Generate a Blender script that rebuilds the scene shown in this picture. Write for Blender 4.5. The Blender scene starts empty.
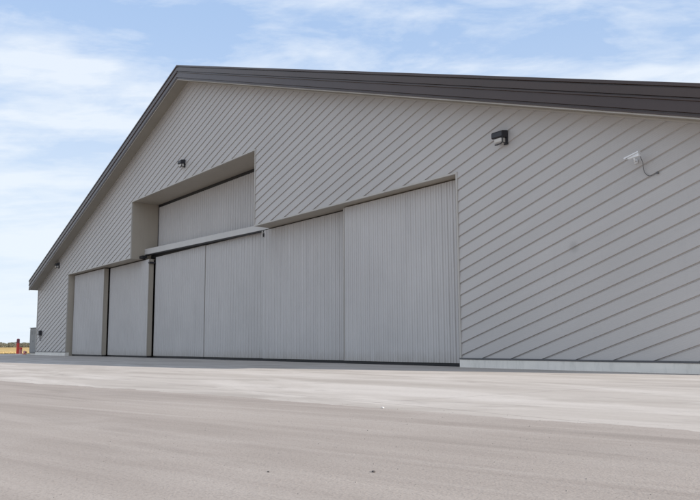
import bpy, bmesh, math, random
from mathutils import Vector, Matrix, Euler
random.seed(7)
scene = bpy.context.scene
col = scene.collection
R = math.radians

# ------------------------------------------------------------------ materials
def new_mat(name):
    m = bpy.data.materials.new(name); m.use_nodes = True
    nt = m.node_tree; b = nt.nodes['Principled BSDF']
    return m, nt, b
def N(nt, t, **kw):
    n = nt.nodes.new(t)
    for k, v in kw.items():
        if k in n.inputs: n.inputs[k].default_value = v
        else: setattr(n, k, v)
    return n
def mapped(nt, scale=(1,1,1), rot=(0,0,0), loc=(0,0,0)):
    g = nt.nodes.new('ShaderNodeNewGeometry')
    src = g.outputs['Position']
    if any(rot):                       # turn first, then stretch along the turned axes
        ro = nt.nodes.new('ShaderNodeMapping'); ro.inputs['Rotation'].default_value = rot
        nt.links.new(src, ro.inputs['Vector']); src = ro.outputs[0]
    mp = nt.nodes.new('ShaderNodeMapping')
    mp.inputs['Scale'].default_value = scale; mp.inputs['Location'].default_value = loc
    nt.links.new(src, mp.inputs['Vector'])
    return mp
def noise(nt, vec, scale, detail=4, rough=.55, dist=0):
    n = nt.nodes.new('ShaderNodeTexNoise')
    n.inputs['Scale'].default_value = scale; n.inputs['Detail'].default_value = detail
    n.inputs['Roughness'].default_value = rough; n.inputs['Distortion'].default_value = dist
    nt.links.new(vec.outputs[0], n.inputs['Vector'])
    return n
def ramp(nt, fac, p0, p1, c0=(0,0,0), c1=(1,1,1)):
    r = nt.nodes.new('ShaderNodeValToRGB')
    r.color_ramp.elements[0].position = p0; r.color_ramp.elements[1].position = p1
    r.color_ramp.elements[0].color = (*c0, 1); r.color_ramp.elements[1].color = (*c1, 1)
    nt.links.new(fac, r.inputs['Fac'])
    return r
def mix(nt, a, b, fac, mode='MIX'):
    m = nt.nodes.new('ShaderNodeMix'); m.data_type = 'RGBA'; m.blend_type = mode
    for sock, v in ((m.inputs[6], a), (m.inputs[7], b), (m.inputs[0], fac)):
        if isinstance(v, bpy.types.NodeSocket): nt.links.new(v, sock)
        elif isinstance(v, tuple): sock.default_value = (*v, 1)
        else: sock.default_value = v
    return m.outputs[2]
def mathn(nt, op, a, b=None):
    m = nt.nodes.new('ShaderNodeMath'); m.operation = op
    for i, v in enumerate((a, b)):
        if v is None: continue
        if isinstance(v, bpy.types.NodeSocket): nt.links.new(v, m.inputs[i])
        else: m.inputs[i].default_value = v
    return m.outputs[0]
def bump(nt, b, h, strength, dist):
    n = nt.nodes.new('ShaderNodeBump'); n.inputs['Strength'].default_value = strength; n.inputs['Distance'].default_value = dist
    nt.links.new(h, n.inputs['Height']); nt.links.new(n.outputs[0], b.inputs['Normal'])

def painted(name, c, rough=.45, var=.06, metallic=0, spec=.5, streak=True, bmp=.15, dirt=False):
    """painted sheet metal: faint blotches, faint vertical weather streaks, slight oil-canning"""
    m, nt, b = new_mat(name)
    n1 = noise(nt, mapped(nt), .35, 5, .6)
    c1 = mix(nt, tuple(x*(1-var) for x in c), tuple(min(1, x*(1+var)) for x in c), ramp(nt, n1.outputs[0], .3, .7).outputs[0])
    if streak:
        n2 = noise(nt, mapped(nt, (3.5, 3.5, .22)), 1.0, 5, .65)
        c1 = mix(nt, c1, tuple(x*.82 for x in c), mathn(nt, 'MULTIPLY', ramp(nt, n2.outputs[0], .5, .85).outputs[0], .5))
    if dirt:        # splash dirt on the lowest half metre, uneven along the leaf
        sp = nt.nodes.new('ShaderNodeSeparateXYZ'); nt.links.new(mapped(nt).outputs[0], sp.inputs[0])
        n7 = noise(nt, mapped(nt, (2.5, 1, .8)), 1.6, 6, .7)
        hgt = mathn(nt, 'ADD', sp.outputs[2], mathn(nt, 'MULTIPLY', n7.outputs[0], -1.1))
        c1 = mix(nt, c1, (.33, .30, .265), mathn(nt, 'MULTIPLY', ramp(nt, mathn(nt, 'ADD', hgt, .5), .0, .55, (1,1,1), (0,0,0)).outputs[0], .45))
    nt.links.new(c1, b.inputs['Base Color'])
    n3 = noise(nt, mapped(nt), 6, 4, .6)
    r = nt.nodes.new('ShaderNodeMapRange'); r.inputs['To Min'].default_value = rough-.07; r.inputs['To Max'].default_value = rough+.1
    nt.links.new(n3.outputs[0], r.inputs['Value']); nt.links.new(r.outputs[0], b.inputs['Roughness'])
    b.inputs['Metallic'].default_value = metallic; b.inputs['Specular IOR Level'].default_value = spec
    n4 = noise(nt, mapped(nt, (1.3, 1.3, .6)), 1.4, 2, .5)
    bump(nt, b, n4.outputs[0], bmp, .02)
    return m

# siding: tan grey panels, each panel a hair different in tone, one faint dirty spot
def siding_material():
    m, nt, b = new_mat('siding_metal')
    c = (.472, .450, .434)
    ang = math.atan(AL)
    mp = mapped(nt, (1,1,1))
    sep = nt.nodes.new('ShaderNodeSeparateXYZ'); nt.links.new(mp.outputs[0], sep.inputs[0])
    t = mathn(nt, 'ADD', mathn(nt, 'MULTIPLY', sep.outputs[0], -math.sin(ang)), mathn(nt, 'MULTIPLY', sep.outputs[2], math.cos(ang)))
    idx = mathn(nt, 'FLOOR', mathn(nt, 'DIVIDE', mathn(nt, 'SUBTRACT', t, T0), PITCH))
    wn = nt.nodes.new('ShaderNodeTexWhiteNoise'); wn.noise_dimensions = '1D'; nt.links.new(idx, wn.inputs['W'])
    base = mix(nt, tuple(x*.975 for x in c), tuple(x*1.025 for x in c), wn.outputs['Value'])
    n1 = noise(nt, mapped(nt), .22, 5, .6)
    base = mix(nt, base, tuple(x*.90 for x in c), mathn(nt, 'MULTIPLY', ramp(nt, n1.outputs[0], .42, .75).outputs[0], .6))
    # weathering running along the panels
    n2 = noise(nt, mapped(nt, (.25, 1, 3.2), (0, ang, 0)), 1.3, 5, .65)
    base = mix(nt, base, tuple(x*1.09 for x in c), mathn(nt, 'MULTIPLY', ramp(nt, n2.outputs[0], .5, .8).outputs[0], .45))
    n5 = noise(nt, mapped(nt, (2.6, 1, .12)), 1.0, 5, .6)
    base = mix(nt, base, tuple(x*.86 for x in c), mathn(nt, 'MULTIPLY', ramp(nt, n5.outputs[0], .55, .85).outputs[0], .4))
    # faint dark smudge on the right-hand wall
    g = nt.nodes.new('ShaderNodeNewGeometry')
    d = nt.nodes.new('ShaderNodeVectorMath'); d.operation = 'DISTANCE'; d.inputs[1].default_value = (-13.96, 0, 3.76)
    nt.links.new(g.outputs['Position'], d.inputs[0])
    sm = nt.nodes.new('ShaderNodeMapRange'); sm.interpolation_type = 'SMOOTHSTEP'
    sm.inputs['From Min'].default_value = .05; sm.inputs['From Max'].default_value = .26; sm.inputs['To Min'].default_value = .30; sm.inputs['To Max'].default_value = 0
    nt.links.new(d.outputs['Value'], sm.inputs['Value'])
    base = mix(nt, base, (.20, .195, .19), sm.outputs[0])
    nt.links.new(base, b.inputs['Base Color'])
    b.inputs['Roughness'].default_value = .48; b.inputs['Specular IOR Level'].default_value = .4
    # two shallow stiffening beads per panel and gentle oil-canning
    fr = mathn(nt, 'FRACT', mathn(nt, 'DIVIDE', mathn(nt, 'SUBTRACT', t, T0), PITCH))
    w = mathn(nt, 'SINE', mathn(nt, 'MULTIPLY', fr, 2*math.pi*7))
    n4 = noise(nt, mapped(nt, (.5, 1, 2.2), (0, ang, 0)), 1.2, 3, .5)
    h = mathn(nt, 'ADD', mathn(nt, 'MULTIPLY', w, .10), n4.outputs[0])
    bump(nt, b, h, .22, .02)
    return m

AL = 1/3.; PITCH = .404; T0 = 7.134
M = {}
M['siding'] = siding_material()
M['door'] = painted('door_metal', (.520, .502, .492), .5, .05, spec=.4, dirt=True)
M['tan'] = painted('tan_trim', (.405, .36, .30), .5, .05)
M['tan_light'] = painted('light_tan_trim', (.46, .435, .40), .5, .04)
M['soffit'] = painted('soffit_metal', (.30, .27, .225), .5, .05)
M['beam'] = painted('beam_metal', (.52, .50, .48), .5, .05)
M['brown'] = painted('brown_fascia', (.054, .035, .030), .30, .10, spec=.5, bmp=.04)
M['roof'] = painted('roof_metal', (.052, .043, .043), .4, .08)
M['black'] = painted('black_rubber_and_gaps', (.012, .012, .014), .6, .1, streak=False)
M['dark'] = painted('dark_bronze', (.022, .022, .028), .45, .1, streak=False)
M['white'] = painted('white_plastic', (.72, .73, .74), .4, .03, streak=False)
M['cable'] = painted('grey_cable', (.10, .10, .105), .6, .05, streak=False)
M['red'] = painted('red_paint', (.66, .06, .04), .4, .12)
M['darkred'] = painted('faded_red_paint', (.24, .06, .08), .5, .12)
M['pink'] = painted('pale_red_paint', (.62, .22, .18), .5, .12)
M['cabinet'] = painted('cabinet_metal', (.20, .205, .21), .5, .06)
M['plaster'] = painted('interior_panel', (.3, .3, .29), .7, .05)

def lens_material():
    m, nt, b = new_mat('frosted_lens')
    b.inputs['Base Color'].default_value = (.55, .53, .50, 1); b.inputs['Roughness'].default_value = .25
    n = noise(nt, mapped(nt), 30, 2); bump(nt, b, n.outputs[0], .2, .005)
    return m
M['lens'] = lens_material()

def foundation_material():
    m, nt, b = new_mat('foundation_concrete')
    n1 = noise(nt, mapped(nt), 1.2, 6, .65); n2 = noise(nt, mapped(nt, (2, 2, .5)), 3, 5, .6)
    c = mix(nt, (0.760, 0.728, 0.670), (0.850, 0.810, 0.744), ramp(nt, n1.outputs[0], .35, .7).outputs[0])
    c = mix(nt, c, (0.450, 0.436, 0.400), mathn(nt, 'MULTIPLY', ramp(nt, n2.outputs[0], .5, .8).outputs[0], .4))
    nt.links.new(c, b.inputs['Base Color']); b.inputs['Roughness'].default_value = .85
    n3 = noise(nt, mapped(nt), 25, 5, .6); bump(nt, b, n3.outputs[0], .3, .01)
    return m
M['foundation'] = foundation_material()

def apron_material():
    """broom-finished concrete: broad swept streaks, damp marks, pale dusty patches and saw joints"""
    m, nt, b = new_mat('apron_concrete')
    rot = (0, 0, R(-10))
    st = noise(nt, mapped(nt, (.10, .9, 1), rot), 1.0, 7, .62, .4)
    c = mix(nt, (0.363, 0.323, 0.287), (0.454, 0.412, 0.375), ramp(nt, st.outputs[0], .36, .62).outputs[0])
    big = noise(nt, mapped(nt, (.16, .55, 1), (0, 0, R(-22)), (3, 1, 0)), .9, 6, .62, 1.2)
    c = mix(nt, c, (0.313, 0.279, 0.247), mathn(nt, 'MULTIPLY', ramp(nt, big.outputs[0], .50, .64).outputs[0], .7))
    wh = noise(nt, mapped(nt, (.14, .45, 1), (0, 0, R(4)), (9.3, 4.2, 0)), .8, 7, .62, 1.0)
    c = mix(nt, c, (0.531, 0.489, 0.450), mathn(nt, 'MULTIPLY', ramp(nt, wh.outputs[0], .50, .62).outputs[0], .65))
    sp = noise(nt, mapped(nt, (.5, 1, 1), (0, 0, R(-10)), (2, 8, 0)), 1.1, 7, .7, .6)
    c = mix(nt, c, (0.272, 0.241, 0.216), mathn(nt, 'MULTIPLY', ramp(nt, sp.outputs[0], .58, .68).outputs[0], .55))
    fine = noise(nt, mapped(nt), 14, 6, .7)
    c = mix(nt, c, (0.335, 0.299, 0.269), mathn(nt, 'MULTIPLY', ramp(nt, fine.outputs[0], .45, .75).outputs[0], .35))
    g = mapped(nt); sep = nt.nodes.new('ShaderNodeSeparateXYZ'); nt.links.new(g.outputs[0], sep.inputs[0])
    for out, off in ((0, 2.4), (1, .4)):
        f = mathn(nt, 'FRACT', mathn(nt, 'DIVIDE', mathn(nt, 'ADD', sep.outputs[out], off+600), 6.0))
        line = mathn(nt, 'LESS_THAN', f, .006)
        c = mix(nt, c, (0.227, 0.201, 0.176), mathn(nt, 'MULTIPLY', line, .55))
    nt.links.new(c, b.inputs['Base Color']); b.inputs['Roughness'].default_value = .8
    b.inputs['Specular IOR Level'].default_value = .3
    h = noise(nt, mapped(nt, (.6, 3, 1), rot), 30, 6, .7); bump(nt, b, h.outputs[0], .35, .01)
    return m
M['apron'] = apron_material()

def asphalt_material():
    """old bleached tarmac: long sweeping tyre streaks, dust and fine aggregate"""
    m, nt, b = new_mat('weathered_tarmac')
    st = noise(nt, mapped(nt, (.10, 1.6, 1), (0, 0, R(-13))), 1.0, 7, .62, .5)
    c = mix(nt, (0.274, 0.235, 0.207), (0.347, 0.303, 0.269), ramp(nt, st.outputs[0], .35, .65).outputs[0])
    s2 = noise(nt, mapped(nt, (.035, 1.1, 1), (0, 0, R(-15)), (5, 2, 0)), 1.9, 5, .55, .5)
    c = mix(nt, c, (0.420, 0.374, 0.336), mathn(nt, 'MULTIPLY', ramp(nt, s2.outputs[0], .55, .70).outputs[0], .42))
    s3 = noise(nt, mapped(nt, (.08, .9, 1), (0, 0, R(-11)), (1, 7, 0)), 1.5, 6, .62, .4)
    c = mix(nt, c, (0.229, 0.197, 0.174), mathn(nt, 'MULTIPLY', ramp(nt, s3.outputs[0], .52, .66).outputs[0], .6))
    bl = noise(nt, mapped(nt, (.5, 1, 1), (0, 0, R(-13)), (4, 4, 0)), .8, 6, .65, .5)
    c = mix(nt, c, (0.372, 0.329, 0.296), mathn(nt, 'MULTIPLY', ramp(nt, bl.outputs[0], .48, .66).outputs[0], .5))
    fine = noise(nt, mapped(nt, (.8, 1.2, 1)), 34, 5, .75)
    c = mix(nt, c, (0.173, 0.146, 0.130), mathn(nt, 'MULTIPLY', ramp(nt, fine.outputs[0], .50, .70).outputs[0], .6))
    v = nt.nodes.new('ShaderNodeTexVoronoi'); v.inputs['Scale'].default_value = 60
    nt.links.new(mapped(nt).outputs[0], v.inputs['Vector'])
    grit = ramp(nt, v.outputs['Distance'], .12, .28, (1,1,1), (0,0,0))
    patch = noise(nt, mapped(nt), 1.3, 4, .6)
    c = mix(nt, c, (0.433, 0.387, 0.351), mathn(nt, 'MULTIPLY', grit.outputs[0], mathn(nt, 'MULTIPLY', ramp(nt, patch.outputs[0], .4, .65).outputs[0], .4)))
    nt.links.new(c, b.inputs['Base Color']); b.inputs['Roughness'].default_value = .85
    b.inputs['Specular IOR Level'].default_value = .25
    hh = mathn(nt, 'ADD', fine.outputs[0], mathn(nt, 'MULTIPLY', v.outputs['Distance'], .5))
    bump(nt, b, hh, .30, .010)
    return m
M['tarmac'] = asphalt_material()

def field_material():
    m, nt, b = new_mat('dry_grass_field')
    n1 = noise(nt, mapped(nt, (.5, 1, 1)), .02, 8, .65)
    n2 = noise(nt, mapped(nt), .9, 6, .7)
    c = mix(nt, (.36, .225, .085), (.50, .37, .165), ramp(nt, n1.outputs[0], .38, .6).outputs[0])
    c = mix(nt, c, (.19, .145, .06), mathn(nt, 'MULTIPLY', ramp(nt, n2.outputs[0], .5, .75).outputs[0], .6))
    nt.links.new(c, b.inputs['Base Color']); b.inputs['Roughness'].default_value = .95
    b.inputs['Specular IOR Level'].default_value = .1
    bump(nt, b, n2.outputs[0], .8, .15)
    return m
M['field'] = field_material()

def simple(name, c0, c1, scale, rough=.9):
    m, nt, b = new_mat(name)
    n1 = noise(nt, mapped(nt), scale, 4, .6)
    nt.links.new(mix(nt, c0, c1, ramp(nt, n1.outputs[0], .35, .65).outputs[0]), b.inputs['Base Color'])
    b.inputs['Roughness'].default_value = rough
    return m
M['leaf'] = simple('far_foliage', (.085, .09, .065), (.12, .11, .08), .02)
M['stone'] = simple('dark_stone', (.05, .045, .042), (.10, .09, .085), 40)
M['pale_stone'] = simple('pale_stone', (.6, .58, .56), (.75, .73, .7), 40)
M['straw'] = simple('dry_straw', (.36, .25, .10), (.52, .40, .2), 3)

# ------------------------------------------------------------------ mesh building
class MB:
    def __init__(s): s.v = []; s.f = []
    def box(s, x0, x1, y0, y1, z0, z1, mtx=None):
        i = len(s.v)
        P = [Vector(p) for p in ((x0,y0,z0),(x1,y0,z0),(x1,y1,z0),(x0,y1,z0),(x0,y0,z1),(x1,y0,z1),(x1,y1,z1),(x0,y1,z1))]
        if mtx: P = [mtx @ p for p in P]
        s.v += P; s.f += [tuple(i+k for k in q) for q in ((0,3,2,1),(4,5,6,7),(0,1,5,4),(1,2,6,5),(2,3,7,6),(3,0,4,7))]
        return s
    def quad(s, *pts):
        i = len(s.v); s.v += [Vector(p) for p in pts]; s.f.append(tuple(range(i, i+len(pts)))); return s
    def sweep(s, profile, stations, cap=True):
        """profile: list of (a,b); stations: functions (a,b)->xyz"""
        n = len(profile); base = len(s.v)
        for st in stations: s.v += [Vector(st(a, b)) for a, b in profile]
        for k in range(len(stations)-1):
            for j in range(n):
                a = base+k*n+j; b_ = base+k*n+(j+1) % n
                s.f.append((a, b_, b_+n, a+n))
        if cap:
            s.f.append(tuple(base+j for j in reversed(range(n))))
            s.f.append(tuple(base+(len(stations)-1)*n+j for j in range(n)))
        return s
    def tube(s, pts, r, n=8, rads=None):
        pts = [Vector(p) for p in pts]; base = len(s.v)
        for k, p in enumerate(pts):
            d = (pts[min(k+1, len(pts)-1)]-pts[max(k-1, 0)]).normalized()
            u = d.orthogonal().normalized() if k == 0 else (u - d*u.dot(d)).normalized()
            w = d.cross(u); rr = rads[k] if rads else r
            for j in range(n):
                a = 2*math.pi*j/n; s.v.append(p+(u*math.cos(a)+w*math.sin(a))*rr)
        for k in range(len(pts)-1):
            for j in range(n):
                a = base+k*n+j; b_ = base+k*n+(j+1) % n; s.f.append((a, b_, b_+n, a+n))
        s.f.append(tuple(base+j for j in reversed(range(n)))); s.f.append(tuple(base+(len(pts)-1)*n+j for j in range(n)))
        return s
    def build(s, name, m, parent=None, bevel=0, smooth=False, origin=None):
        me = bpy.data.meshes.new(name)
        o3 = Vector(origin) if origin else Vector((0,0,0))
        me.from_pydata([p-o3 for p in s.v], [], s.f)
        bm = bmesh.new(); bm.from_mesh(me); bmesh.ops.recalc_face_normals(bm, faces=bm.faces)
        bm.to_mesh(me); bm.free()
        me.materials.append(m)
        if smooth:
            for p in me.polygons: p.use_smooth = True
        o = bpy.data.objects.new(name, me); col.objects.link(o); o.location = o3
        if parent is not None:
            o.parent = parent; o.matrix_parent_inverse = Matrix.Identity(4)
            o.location = o3-parent.location if parent.parent is None else o3
        if bevel:
            md = o.modifiers.new('bevel', 'BEVEL'); md.width = bevel; md.segments = 2; md.limit_method = 'ANGLE'
        return o
def tag(o, label=None, cat=None, group=None, kind=None):
    if label: o['label'] = label
    if cat: o['category'] = cat
    if group: o['group'] = group
    if kind: o['kind'] = kind
    return o
def empty(name, loc, label, cat, group=None):
    o = bpy.data.objects.new(name, None); col.objects.link(o); o.location = loc
    o.empty_display_size = .3
    return tag(o, label, cat, group)

# ------------------------------------------------------------------ building dimensions (metres)
xL, xR, xc = -75.92, -8.64, -42.28
dL, dR = -66.28, -18.94
tL, tR = -51.50, -33.78
ZD, ZT, FZ = 7.0, 11.09, .307
SL = .3291; ZA = 17.39
DEPTH = 62.0
def zs(x): return ZA-abs(x-xc)*SL
OV = .836; SO = .244; FT = .915

hangar = empty('hangar', (xc, 0, 0), 'large grey metal hangar with diagonal siding, brown roof edge and ribbed sliding doors', 'hangar')
def P(mb, name, m, parent=hangar, **k):
    if parent is hangar:
        return mb.build(name, m, hangar, **k)
    # sub-part: parent sits at hangar-relative location
    me_o = mb.build(name, m, None, **k)
    me_o.parent = parent; me_o.matrix_parent_inverse = Matrix.Identity(4)
    wl = parent.location + hangar.location
    me_o.location = me_o.location - wl
    return me_o

# --- gable wall with diagonal panels (real relief, cut along every seam)
ang = math.atan(AL); sn, cs = math.sin(ang), math.cos(ang)
def gable_wall():
    pieces = [
        [(xL, FZ), (dL, FZ), (dL, zs(dL)+.02), (xL, zs(xL)+.02)],
        [(dL, ZD), (tL, ZD), (tL, zs(tL)+.02), (dL, zs(dL)+.02)],
        [(tL, ZT), (xc, ZT), (xc, zs(xc)+.02), (tL, zs(tL)+.02)],
        [(xc, ZT), (tR, ZT), (tR, zs(tR)+.02), (xc, zs(xc)+.02)],
        [(tR, ZD), (dR, ZD), (dR, zs(dR)+.02), (tR, zs(tR)+.02)],
        [(dR, FZ), (xR, FZ), (xR, zs(xR)+.02), (dR, zs(dR)+.02)]]
    bm = bmesh.new()
    for pc in pieces: bm.faces.new([bm.verts.new((x, 0, z)) for x, z in pc])
    bmesh.ops.remove_doubles(bm, verts=bm.verts, dist=1e-4)
    prof = [(0, 0), (.035, 0), (.10, 0), (.125, 0), (1.0, 0)]
    ts = [-v.co.x*sn+v.co.z*cs for v in bm.verts]
    k0 = math.floor((min(ts)-T0)/PITCH); k1 = math.ceil((max(ts)-T0)/PITCH)
    for k in range(k0, k1+1):
        for u, _ in prof[:-1]:
            t = T0+(k+u)*PITCH
            bmesh.ops.bisect_plane(bm, geom=bm.verts[:]+bm.edges[:]+bm.faces[:], dist=1e-5,
                                   plane_co=(-t*sn, 0, t*cs), plane_no=(-sn, 0, cs))
    pr = [(0, 0), (.035, .020), (.10, .020), (.125, -.026), (1.0, 0)]
    for v in bm.verts:
        u = ((-v.co.x*sn+v.co.z*cs)-T0)/PITCH; u -= math.floor(u)
        if u > 1-1e-4: u = 0
        for (a, ya), (b_, yb) in zip(pr, pr[1:]):
            if a-1e-6 <= u <= b_+1e-6:
                v.co.y = ya+(yb-ya)*(u-a)/(b_-a); break
        v.co -= Vector(hangar.location)
    me = bpy.data.meshes.new('gable_wall'); bm.normal_update(); bm.to_mesh(me); bm.free()
    me.materials.append(M['siding'])
    o = bpy.data.objects.new('gable_wall', me); col.objects.link(o); o.parent = hangar
    return o
gable_wall()

# backing structure behind the siding so no light leaks through
b = MB()
for x0, x1, z0 in ((xL+.02, dL-.01, FZ), (dL-.01, tL-.01, ZD+.02), (tR+.01, dR+.01, ZD+.02), (dR+.01, xR-.02, FZ)):
    b.quad((x0, .06, z0), (x1, .06, z0), (x1, .06, zs(x1)-.05), (x0, .06, zs(x0)-.05))
    b.quad((x0, .25, z0), (x1, .25, z0), (x1, .25, zs(x1)-.05), (x0, .25, zs(x0)-.05))
for yy in (.06, .25):
    b.quad((tL-.01, yy, ZT+.02), (tR+.01, yy, ZT+.02), (tR+.01, yy, zs(tR)-.05), (xc, yy, zs(xc)-.05), (tL-.01, yy, zs(tL)-.05))
P(b, 'wall_core', M['plaster'])

# foundations
P(MB().box(xL-.02, dL+.006, -.05, .30, -.3, FZ-.03), 'foundation', M['foundation'], bevel=.012)
P(MB().box(dR-.006, xR+.02, -.05, .30, -.3, FZ-.03), 'foundation', M['foundation'], bevel=.012)
# drip flashing under the siding
for a, c in ((xL-.02, dL-.01), (dR+.01, xR+.02)):
    P(MB().box(a, c, -.07, .02, FZ-.028, FZ+.022), 'drip_flashing', M['cable'])
# side, back walls
P(MB().box(xL, xL+.25, .3, DEPTH, -.3, zs(xL)), 'side_wall', M['siding'])
P(MB().box(xR-.25, xR, .3, DEPTH, -.3, zs(xR)), 'side_wall', M['siding'])
b = MB(); b.quad((xL, DEPTH, -.3), (xR, DEPTH, -.3), (xR, DEPTH, zs(xR)), (xc, DEPTH, ZA), (xL, DEPTH, zs(xL)))
P(b, 'back_wall', M['siding'])
P(MB().box(xL+.2, xR-.2, 1.9, DEPTH-.1, -.02, .012), 'floor_slab', M['foundation'])
# corner trims
P(MB().box(xL-.035, xL+.11, -.055, .30, FZ+.022, zs(xL)-.02), 'corner_trim', M['tan_light'], bevel=.008)
P(MB().box(xR-.11, xR+.035, -.055, .30, FZ+.022, zs(xR)-.02), 'corner_trim', M['tan_light'], bevel=.008)
# roof slopes
def slope(x0, x1, name):
    b = MB()
    st = lambda x: (lambda yy, off: (x, yy, zs(x)+off))
    b.sweep([(-.74, .62), (DEPTH+.3, .62), (DEPTH+.3, .86), (-.74, .86)], [st(x0), st(x1)])
    r = P(b, name, M['roof'])
    # standing seams across the slope
    s = MB(); y = 0
    while y < DEPTH:
        s.sweep([(y-.02, .86), (y+.02, .86), (y+.02, .90), (y-.02, .90)], [st(x0), st(x1)]); y += 1.2
    P(s, 'standing_seam', M['roof'], parent=r)
    return r
slope(xL-SO+.03, xc, 'roof'); slope(xc, xR+SO-.03, 'roof')
# soffit (underside of the overhang) and rake fascia with its stepped bands
def rake(x0, x1):
    st = lambda x: (lambda yy, off: (x, yy, zs(x)+off))
    s = MB().sweep([(-.81, .0), (.10, .0), (.10, .03), (-.81, .03)], [st(x0), st(x1)])
    sf = P(s, 'soffit', M['soffit'])
    tr = MB().sweep([(-.085, -.055), (-.028, -.055), (-.028, -.002), (-.085, -.002)], [st(max(x0, xL-.03)), st(min(x1, xR+.03))])
    P(tr, 'soffit_trim', M['tan_light'])
    e = MB().sweep([(-.832, -.045), (-.79, -.045), (-.79, -.003), (-.832, -.003)], [st(x0), st(x1)])
    P(e, 'soffit_edge', M['tan_light'])
    prof = [(-.78, .0), (-.875, .0), (-.875, .045), (-.82, .055), (-.82, .10), (-.866, .115), (-.852, .42), (-.90, .435), (-.90, .47), (-.82, .475), (-.82, .515), (-.862, .53),
            (-.872, .76), (-.83, .765), (-.83, .80), (-.905, .815), (-.905, FT-.01), (-.895, FT), (-.72, FT), (-.72, .64), (-.78, .60)]
    f = P(MB().sweep(prof, [st(x0), st(x1)]), 'rake_fascia', M['brown'])
rake(xL-SO, xc); rake(xc, xR+SO)
# eave fascias and soffits along both sides
for sx, x0, x1, xe in ((-1, xL-SO, xL, xL-SO), (1, xR, xR+SO, xR+SO)):
    ze = zs(xe)
    P(MB().box(min(xe, xe-sx*.05), max(xe, xe-sx*.05), -.775, DEPTH+.3, ze, ze+FT-.01), 'eave_fascia', M['brown'])
    P(MB().box(x0+.055 if sx < 0 else x0, x1 if sx < 0 else x1-.055, .32, DEPTH+.2, ze+.005, ze+.03), 'eave_soffit', M['soffit'])

# opening linings (jambs, heads)
P(MB().box(dL-.05, dL, .045, 1.95, 0, ZD), 'door_jamb', M['tan'])
P(MB().box(dR, dR+.05, .045, 1.95, 0, ZD), 'door_jamb', M['tan'])
P(MB().box(dL-.05, tL-.05, .045, 1.95, ZD, ZD+.04), 'door_head', M['tan'])
P(MB().box(tR+.05, dR+.05, .045, 1.95, ZD, ZD+.04), 'door_head', M['tan'])
P(MB().box(tL-.05, tL, .045, 2.3, ZD, ZT), 'tail_door_jamb', M['tan'])
P(MB().box(tR, tR+.05, .045, 2.3, ZD, ZT), 'tail_door_jamb', M['tan'])
P(MB().box(tL-.05, tR+.05, .045, 2.3, ZT, ZT+.04), 'tail_door_head', M['tan'])
# light edge trims round the openings, proud of the siding
tw = .07
b = MB()
b.box(dL-tw, dL, -.045, .045, FZ+.022, ZD-.002); b.box(dL-tw, tL-tw, -.047, .045, ZD, ZD+tw)
b.box(tL-tw, tL, -.045, .045, ZD, ZT-.002); b.box(tL-tw, tR+tw, -.047, .045, ZT, ZT+tw)
b.box(tR, tR+tw, -.045, .045, ZD, ZT-.002); b.box(tR+tw, dR+tw, -.047, .045, ZD, ZD+tw)
b.box(dR, dR+tw, -.045, .045, FZ+.022, ZD-.002)
P(b, 'opening_trim', M['tan_light'])
# black box put in as the dark, shaded gap above the tail door panel
P(MB().box(tL+.02, tR-.02, 1.96, 2.25, 10.90, ZT-.005), 'tail_door_gap', M['black'])

# ribbed panel
def ribs(mb, x0, x1, y, z0, z1, pitch=.3048, rib=.085, h=.034, base=.02):
    n = max(1, round((x1-x0)/pitch)); p = (x1-x0)/n
    prof = []
    for k in range(n):
        a = x0+k*p
        prof += [(a, y), (a+(p-rib)*.45, y), (a+(p-rib)*.45+.008, y-.015), (a+(p-rib)*.45+.03, y-.015), (a+(p-rib)*.45+.038, y), (a+p-rib, y), (a+p-rib+.022, y-h), (a+p-.022, y-h)]
    prof.append((x1, y)); prof.append((x1, y+base)); prof.append((x0, y+base))
    mb.sweep(prof, [lambda a, b_: (a, b_, z0), lambda a, b_: (a, b_, z1)])
# ground-level leaves
def door_leaf(x0, x1, y, ztop, edge_left, edge_right, thick=.36):
    b = MB(); b.box(x0+.01, x1-.01, y+.022, y+thick, .115, ztop)
    lf = P(b, 'door_leaf', M['tan'])
    f = MB(); ribs(f, x0+.02, x1-.02, y, .12, ztop-.02)
    P(f, 'ribbed_panel', M['door'], parent=lf)
    P(MB().box(x0+.012, x1-.012, y+.03, y+thick-.05, .012, .113), 'bottom_seal', M['black'], parent=lf)
    if edge_right: P(MB().box(x1-.009, x1+.035, y-.03, y+.012, .115, ztop-.01), 'edge_trim', M['tan_light'], parent=lf)
    if edge_left: P(MB().box(x0-.035, x0+.009, y-.03, y+.012, .115, ztop-.01), 'edge_trim', M['tan_light'], parent=lf)
    return lf
YA, YB, YC = .50, .93, 1.36
door_leaf(dL+.12, -58.54, YA, 6.93, 0, 1)
door_leaf(-58.42, -50.42, YB, 6.93, 0, 1)
door_leaf(-50.28, -42.33, YC, 7.07, 0, 0)
door_leaf(-42.27, -34.47, YC, 7.05, 0, 0)
door_leaf(-34.43, -26.56, YB, 6.955, 0, 0)
door_leaf(-26.54, dR-.07, YA, 6.96, 1, 0)
# black strips standing in for the shade in the gaps beside the leaves
for x0, x1, y in ((dL+.002, dL+.118, YA+.10), (-58.535, -58.42, YB+.06), (-50.415, -50.28, YC+.06), (-42.33, -42.27, YC+.05), (dR-.075, dR-.003, YA+.05)):
    P(MB().box(x0, x1, y, y+.1, .02, 6.94), 'gap_strip', M['black'])
# floor rails
for y in (YA, YB, YC): P(MB().box(dL+.02, dR-.02, y+.12, y+.20, -.02, .010), 'floor_rail', M['dark'])
P(MB().box(dL+.02, tL, YA+.42, 1.9, 6.955, 6.995), 'head_track_gap', M['black'])  # black boxes fill the gap above the leaf tops
P(MB().box(tR, dR-.02, YB+.03, 1.9, 6.975, 6.997), 'head_track_gap', M['black'])
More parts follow.
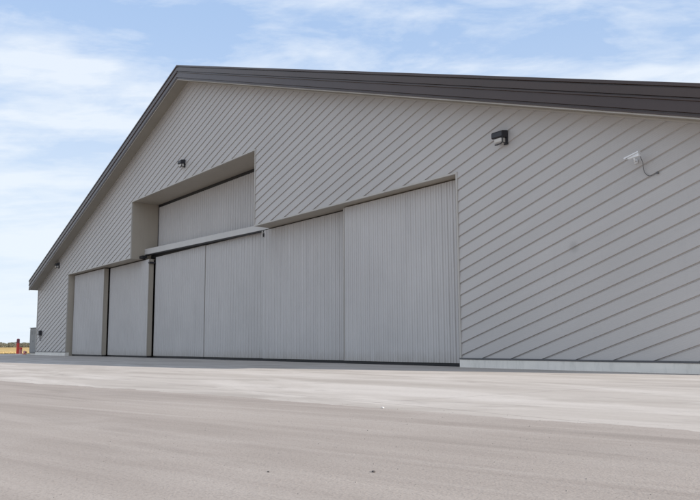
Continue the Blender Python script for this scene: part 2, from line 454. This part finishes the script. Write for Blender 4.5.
# tail-door beam, and black pieces added to darken the gap below it
b = MB(); xb0, xb1 = tL+.02, -34.0
bp = [(1.0, 0), (1.0, .40), (1.16, .42), (1.16, .30), (1.28, .30), (1.28, 0)]
b.sweep(bp, [lambda a, c: (xb0, a, 7.34+c), lambda a, c: (xb1, a, 7.00+c*.8)])
bm_ = P(b, 'door_beam', M['beam'])
b = MB(); b.sweep([(1.03, -.06), (1.25, -.06), (1.25, -.002), (1.03, -.002)], [lambda a, c: (xb0+.05, a, 7.34+c), lambda a, c: (xb1, a, 7.00+c)])
P(b, 'beam_gap_strip', M['black'], parent=bm_)  # added strip, black in place of the shade under the beam
P(MB().box(tL+.02, tR-.02, 1.50, 1.85, 7.08, 7.34), 'head_track_gap', M['black'])  # black box added behind the beam so the gap looks dark
# bracket at the beam end and cap on the post below
P(MB().box(tL-.42, tL+.55, .62, .98, 7.03, 7.22).box(tL+.0, tL+.2, .7, .98, 7.0, 7.03), 'beam_bracket', M['black'], bevel=.01)
P(MB().box(-50.44, -50.20, YB-.06, YB+.40, 6.60, 6.72), 'guide_roller', M['dark'], bevel=.01)
P(MB().box(-34.50, -34.43, YB-.08, YB-.02, 6.60, 6.93), 'latch_plate', M['beam'], bevel=.01)
P(MB().box(-34.38, -34.33, YB-.07, YB-.03, 6.58, 6.78), 'latch_pin', M['black'])
# tail door panel
f = MB(); ribs(f, tL+.05, tR-.04, 2.0, 7.30, 10.90)
td = P(f, 'tail_door', M['door'])
P(MB().box(tL+.001, tL+.05, 1.97, 2.2, 7.3, 10.90), 'edge_strip', M['dark'], parent=td)
P(MB().box(tL+.05, tR-.04, 1.95, 2.2, 7.28, 7.50), 'bottom_rail', M['beam'], parent=td)
# blanking behind the tail door
P(MB().box(tL-.3, tR+.3, 2.35, 2.4, 6.9, 11.6), 'tail_door_backing', M['black'])

# ------------------------------------------------------------------ things mounted on the wall
def wall_light(x, z, label):
    t = empty('wall_light', (x, -.05, z), label, 'wall light', 'dark floodlights on the gable wall')
    def B(mb, n, m, **k):
        mb.v = [v*.72 for v in mb.v]
        o = mb.build(n, m, None, **k); o.parent = t; return o
    # back plate, angular hood, pale lens below and the thin arm that curls under it
    B(MB().box(.10, .34, -.02, .045, -.34, .34), 'back_plate', M['dark'], bevel=.01)
    hood = MB(); hood.sweep([(0, .36), (-.34, .30), (-.40, .22), (-.40, .02), (-.34, -.02), (0, .02)],
                           [lambda a, c: (-.33, a, c), lambda a, c: (.33, a, c)])
    B(hood, 'hood', M['dark'], bevel=.012)
    lens = MB(); lens.sweep([(-.02, .015), (-.33, -.025), (-.30, -.22), (-.02, -.27)], [lambda a, c: (-.24, a, c), lambda a, c: (.24, a, c)])
    B(lens, 'lens', M['lens'], bevel=.03)
    arm = MB(); arm.tube([(.30, -.33, .05), (.31, -.33, -.12), (.28, -.31, -.26), (.18, -.30, -.31), (-.05, -.29, -.33), (-.20, -.28, -.31)], .03, 8)
    arm.tube([(.30, -.02, -.28), (.30, -.31, -.28)], .022, 8)
    B(arm, 'yoke', M['dark'], smooth=True)
    return t
wall_light(-16.66, 7.80, 'dark angular floodlight with pale lens, high on the wall right of the tall ribbed door')
def copy_thing(src, loc, label):
    r = src.copy(); col.objects.link(r); r.location = loc; r['label'] = label
    for ch in list(src.children):
        c = ch.copy(); col.objects.link(c); c.parent = r
    return r
src = [o for o in bpy.data.objects if o.name == 'wall_light'][0]
copy_thing(src, (-42.8, -.05, 12.15), 'small dark floodlight in the gable, just above the recessed upper door')
copy_thing(src, (-69.37, -.05, 8.05), 'tiny dark floodlight near the low left eave of the gable')

# security camera
t = empty('security_camera', (-11.42, 0, 5.99), 'white security camera with a loose grey cable, high on the wall at far right', 'security camera')
KS = .85
def B(mb, n, m, parent=t, **k):
    mb.v = [v*KS for v in mb.v]
    o = mb.build(n, m, None, **k); o.parent = parent; return o
B(MB().box(-.38, -.26, -.075, -.03, -.07, .07), 'wall_plate', M['white'], bevel=.01)
arm = MB().tube([(-.32, -.07, 0), (-.25, -.26, -.05), (-.16, -.40, -.02), (-.16, -.42, .06)], .03, 8)
B(arm, 'arm', M['white'], smooth=True)
mt = Matrix.Translation((-.16, -.42, .10)) @ Euler((0, R(-14), 0)).to_matrix().to_4x4()
cb = MB()
cb.sweep([(-.06,-.02),(.06,-.02),(.06,.055),(-.06,.055)], [lambda a, c: mt @ Vector((-.24, a*.8, c)), lambda a, c: mt @ Vector((.20, a, c if c > 0 else c-.07))])
body = B(cb, 'camera_body', M['white'], bevel=.012)
sh = MB().box(-.33, .22, -.085, .085, .058, .075, mt).box(-.33, .22, -.085, -.072, .03, .058, mt).box(-.33, .22, .072, .085, .03, .058, mt)
B(sh, 'sun_shield', M['white'], parent=t)
B(MB().box(-.252, -.241, -.035, .035, -.01, .045, mt), 'glass_front', M['dark'])
cab = MB().tube([(.03, -.40, .12), (.04, -.34, .0), (-.03, -.12, -.12), (-.05, -.075, -.28), (-.03, -.07, -.42), (.05, -.07, -.53), (.15, -.07, -.585), (.26, -.07, -.58), (.36, -.065, -.545), (.42, -.05, -.53)], .011, 8)
B(cab, 'cable', M['cable'], smooth=True)
B(MB().box(.40, .46, -.07, -.03, -.56, -.50), 'cable_gland', M['cable'])

# wall box near the left corner
KS = 1.0
t = empty('wall_box', (-74.15, 0, 1.85), 'small dark utility box on the siding beside the left corner of the hangar', 'utility box')
B(MB().box(-.20, .20, -.26, -.03, -.02, .45), 'housing', M['dark'], parent=t, bevel=.02)
B(MB().box(-.16, .16, -.285, -.262, .03, .40), 'cover', M['cable'], parent=t, bevel=.01)
B(MB().tube([(0, -.12, -.02), (0, -.12, -.45), (.05, -.06, -.5)], .04, 8), 'conduit', M['dark'], parent=t)

# free-standing cabinet left of the corner
t = empty('utility_cabinet', (-77.55, .72, 0), 'tall grey metal utility cabinet standing by the left end of the hangar', 'cabinet')
cx, cy = -77.55, .72
def BL(mb, n, m, parent, loc, **k):
    o = mb.build(n, m, None, **k); o.parent = parent; return o
B(MB().box(-1.32, 1.32, -.58, .58, .16, 2.58), 'cabinet_body', M['cabinet'], parent=t, bevel=.02)
B(MB().box(-1.38, 1.38, -.64, .64, 2.583, 2.66), 'cabinet_top', M['cabinet'], parent=t, bevel=.015)
for k, x0 in enumerate((-1.28, .01)):
    d = B(MB().box(x0, x0+1.27, -.612, -.583, .24, 2.52), 'cabinet_door', M['cabinet'], parent=t, bevel=.008)
    B(MB().box(x0+(1.12 if k == 0 else .07), x0+(1.15 if k == 0 else .10), -.625, -.613, 1.25, 1.4), 'handle', M['cabinet'], parent=d)
    lv = MB()
    for q in range(7): lv.box(x0+.25, x0+1.0, -.625, -.613, 2.0+q*.05, 2.03+q*.05)
    B(lv, 'louvres', M['cabinet'], parent=d)
B(MB().box(-1.25, 1.25, -.5, .5, -.02, .16), 'plinth', M['foundation'], parent=t)
B(MB().box(-1.345, -1.323, -.3, .3, .4, 2.3), 'side_panel', M['cable'], parent=t)

# red posts at the far left
def bollard(x, y, h, r, label, body, cap):
    t = empty('bollard', (x, y, 0), label, 'bollard')
    n = 16
    s = MB().tube([(0, 0, -.05), (0, 0, h*.72)], r, n); B(s, 'post', body, parent=t)
    s = MB().tube([(0, 0, h*.72+.002), (0, 0, h*.75), (0, 0, h*.94), (0, 0, h*.985), (0, 0, h)], r, n, [r*1.06, r*1.06, r*1.04, r*.8, r*.3]); B(s, 'cap', cap, parent=t)
    s = MB().tube([(0, 0, -.02), (0, 0, .06)], r*1.6, n); B(s, 'base_collar', M['foundation'], parent=t)
bollard(-83.0, 0, 1.62, .145, 'tall red bollard with a darker cap at the edge of the field', M['red'], M['darkred'])
bollard(-82.05, .05, .72, .15, 'short pale red bollard just right of the tall red one', M['pink'], M['red'])
t = empty('hydrant', (-80.6, .1, 0), 'low red and white hydrant between the short bollard and the grey cabinet', 'hydrant')
B(MB().tube([(0, 0, -.02), (0, 0, .05), (0, 0, .051), (0, 0, .30), (0, 0, .36), (0, 0, .40)], .1, 14, [.2, .2, .11, .11, .09, .03]), 'barrel', M['pink'], parent=t)
B(MB().tube([(-.42, 0, .24), (.50, 0, .24)], .055, 12), 'outlet', M['white'], parent=t)
B(MB().tube([(.50, 0, .24), (.60, 0, .24)], .085, 12), 'outlet_cap', M['darkred'], parent=t)

# ------------------------------------------------------------------ ground
def sheet(name, pts, z, m, kind='structure'):
    b = MB(); b.quad(*[(x, y, z) for x, y in pts]); o = b.build(name, m)
    tag(o, kind=kind); return o
bmf = bmesh.new()
S = 4000
sheet('field', [(-S, -S), (S, -S), (S, S), (-S, S)], -.012, M['field'])
sheet('apron', [(-88.7, -420), (160, -420), (160, 90), (-88.7, 90)], -.004, M['apron'])
# tarmac in front, with a slightly ragged edge
pts = []
x = -88.6
e = [(-88.6, -27.2), (-19.4, -15.05), (-11.8, -13.5), (-8.1, -13.07), (-3.7, -12.35), (10, -10.3), (60, -3), (159.9, 12)]
def edge(x):
    for (a, ya), (b_, yb) in zip(e, e[1:]):
        if a <= x <= b_: return ya+(yb-ya)*(x-a)/(b_-a)
from mathutils import noise as mn
while x < 159.9:
    pts.append((x, edge(x)+.22*mn.noise((x*.6, 1, 0))+.09*mn.noise((x*2.1, 3, 0))+.05*mn.noise((x*6.1, 5, 0))))
    x += .08 if -25 < x < 10 else (.25 if x < 20 else 3)
pts.append((159.9, 12.0)); pts += [(159.9, -419.9), (-88.6, -419.9)]
sheet('tarmac', pts[::-1], .0002, M['tarmac'])
# loose stones
def stone(x, y, r, label, m, sq=.6):
    bm = bmesh.new(); bmesh.ops.create_icosphere(bm, subdivisions=2, radius=r)
    for v in bm.verts:
        v.co *= 1+.35*mn.noise(v.co*30+Vector((x, y, 0))*3); v.co.z *= sq; v.co.x *= 1.5
    me = bpy.data.meshes.new('stone'); bm.to_mesh(me); bm.free(); me.materials.append(m)
    o = bpy.data.objects.new('stone', me); col.objects.link(o); o.location = (x, y, r*sq*.7)
    tag(o, label, 'stone', 'loose stones on the paving'); return o
stone(-3.86, -16.08, .012, 'dark pebble lying on the tarmac, the larger one toward the middle', M['stone'])
stone(-4.29, -16.61, .007, 'small dark chip lying on the tarmac left of the larger pebble', M['stone'])
stone(-7.58, -12.94, .016, 'small white stone lying on the seam between tarmac and pale concrete', M['pale_stone'])
# grit: uncountable
b = MB(); rg = random.Random(3)
for k in range(3000):
    d = 1.6+22*rg.random()**1.7; a = R(53-27+54*rg.random())
    x = -math.sin(a)*d; y = -19.17+math.cos(a)*d
    if y > edge(x)+.3: continue
    s = (.0012+.0035*rg.random()**3)*(1 + d*.06); r0 = rg.random()*3
    p = [Vector((x+s*math.cos(r0+q*2.1)*(1+.5*rg.random()), y+s*math.sin(r0+q*2.1), .0)) for q in range(3)]
    top = Vector((x, y, s*1.1)); i = len(b.v)
    b.v += p+[top]; b.f += [(i, i+1, i+3), (i+1, i+2, i+3), (i+2, i, i+3)]
g = b.build('grit', simple('grit_stone', (.16, .145, .13), (.27, .245, .225), 90)); tag(g, kind='stuff')

# dry grass along the pavement edge
b = MB(); rg = random.Random(5)
for k in range(9000):
    x = -89.0-rg.random()**1.6*26; y = -14+rg.random()*34
    h = .05+.16*rg.random(); a = rg.random()*6.28; w = .02
    dx, dy = math.cos(a)*w, math.sin(a)*w; lx, ly = (rg.random()-.5)*h, (rg.random()-.5)*h
    i = len(b.v); b.v += [Vector((x-dx, y-dy, -.01)), Vector((x+dx, y+dy, -.01)), Vector((x+lx, y+ly, h))]; b.f.append((i, i+1, i+2))
g = b.build('dry_grass', M['straw']); tag(g, kind='stuff')

# far-off wood on the horizon
b = MB(); rg = random.Random(11)
for k in range(420):
    a = R(53+18+16*rg.random()) if k < 330 else R(30+57*rg.random()); d = 640+160*rg.random()
    x = -math.sin(a)*d; y = -19+math.cos(a)*d
    h = 2.7+2.6*mn.noise((a*55, 2, 0))+1.5*rg.random(); w = 4+5*rg.random()
    for q in range(260):
        u, v_ = rg.random()*6.283, rg.random()
        rr = w*.62*math.sqrt(rg.random())*math.sqrt(max(.05, 1-v_*v_*.9))
        c = Vector((x+rr*math.cos(u), y+rr*math.sin(u), .1+h*v_)); s = .22+.24*rg.random()
        n = Vector((rg.gauss(0, 1), rg.gauss(0, 1), rg.gauss(0, 1))).normalized(); t1 = n.orthogonal().normalized()*s; t2 = n.cross(t1)
        i = len(b.v); b.v += [c-t1, c+t2*.8, c+t1, c-t2*.9]; b.f.append((i, i+1, i+2, i+3))
g = b.build('distant_wood', M['leaf']); tag(g, kind='stuff')

# ------------------------------------------------------------------ sky and sun
a_, b_ = 2.44, .93                                   # shadow offset per metre of height (-x, -y)
az = math.atan2(a_, b_); el = math.atan(1/math.hypot(a_, b_))
sun_dir = Vector((math.sin(az)*math.cos(el), math.cos(az)*math.cos(el), math.sin(el)))
sd = bpy.data.lights.new('sun', 'SUN'); sd.energy = 4.05; sd.angle = R(.53); sd.color = (1, .935, .86)
so = bpy.data.objects.new('sun', sd); col.objects.link(so); so.rotation_euler = (-sun_dir).to_track_quat('-Z', 'Y').to_euler()
w = bpy.data.worlds.new('World'); scene.world = w; w.use_nodes = True
nt = w.node_tree; bg = nt.nodes['Background']
sky = nt.nodes.new('ShaderNodeTexSky'); sky.sky_type = 'NISHITA'; sky.sun_disc = False
sky.sun_elevation = el; sky.sun_rotation = az; sky.air_density = 1; sky.dust_density = .6; sky.ozone_density = 1.2
tc = nt.nodes.new('ShaderNodeTexCoord')
sep = nt.nodes.new('ShaderNodeSeparateXYZ'); nt.links.new(tc.outputs['Generated'], sep.inputs[0])
zz = mathn(nt, 'ADD', mathn(nt, 'MAXIMUM', sep.outputs[2], 0.0), .16)
cmb = nt.nodes.new('ShaderNodeCombineXYZ')
nt.links.new(mathn(nt, 'DIVIDE', sep.outputs[0], zz), cmb.inputs[0]); nt.links.new(mathn(nt, 'DIVIDE', sep.outputs[1], zz), cmb.inputs[1])
def cloud(scale, rot, loc, sc, det, dist, rough=.58):
    ro = nt.nodes.new('ShaderNodeMapping'); ro.inputs['Rotation'].default_value = (0, 0, R(rot))
    mp = nt.nodes.new('ShaderNodeMapping'); mp.inputs['Scale'].default_value = sc; mp.inputs['Location'].default_value = loc
    nt.links.new(cmb.outputs[0], ro.inputs[0]); nt.links.new(ro.outputs[0], mp.inputs[0])
    return noise(nt, mp, scale, det, rough, dist)
c1 = cloud(1.5, -53, (3.3, 11.2, 0), (.55, 1.15, 1), 9, .35, .6)
c2 = cloud(5.5, -50, (7, 1, 0), (.7, 1.1, 1), 7, .3, .6)
cf = mathn(nt, 'ADD', mathn(nt, 'MULTIPLY', c1.outputs[0], .72), mathn(nt, 'MULTIPLY', c2.outputs[0], .28))
cr = ramp(nt, cf, .425, .55)
SKYC = (8.2, 9.3, 10.6)
veil = mix(nt, sky.outputs[0], (4.5, 6.3, 9.4), .80)
skyc = mix(nt, veil, (8.3, 8.9, 9.7), mathn(nt, 'MULTIPLY', cr.outputs[0], .85))
hz = nt.nodes.new('ShaderNodeMapRange'); hz.inputs['From Min'].default_value = .0; hz.inputs['From Max'].default_value = .46
hz.inputs['To Min'].default_value = .85; hz.inputs['To Max'].default_value = 0; hz.interpolation_type = 'SMOOTHSTEP'
nt.links.new(sep.outputs[2], hz.inputs['Value'])
skyc = mix(nt, skyc, (8.1, 8.9, 9.6), hz.outputs[0])
nt.links.new(skyc, bg.inputs['Color']); bg.inputs['Strength'].default_value = .0545

# ------------------------------------------------------------------ camera
F = 741.6482; pit = .1267; yaw = .9253; roll = -.0057
fw = Vector((-math.sin(yaw)*math.cos(pit), math.cos(yaw)*math.cos(pit), math.sin(pit)))
rt = Vector((math.cos(yaw), math.sin(yaw), 0)); up = rt.cross(fw)
c, s = math.cos(roll), math.sin(roll); rt, up = c*rt+s*up, -s*rt+c*up
cd = bpy.data.cameras.new('camera'); cam = bpy.data.objects.new('camera', cd); col.objects.link(cam)
cd.sensor_fit = 'HORIZONTAL'; cd.sensor_width = 36; cd.lens = F/700*36; cd.clip_end = 9000; cd.clip_start = .05
mtx = Matrix((rt, up, -fw)).transposed().to_4x4(); mtx.translation = Vector((0, -2.7381*7, .1171*7))
cam.matrix_world = mtx
scene.camera = cam
vs = scene.view_settings
vs.view_transform = 'Standard'; vs.look = 'None'; vs.gamma = 1; vs.use_curve_mapping = False; vs.exposure = .95
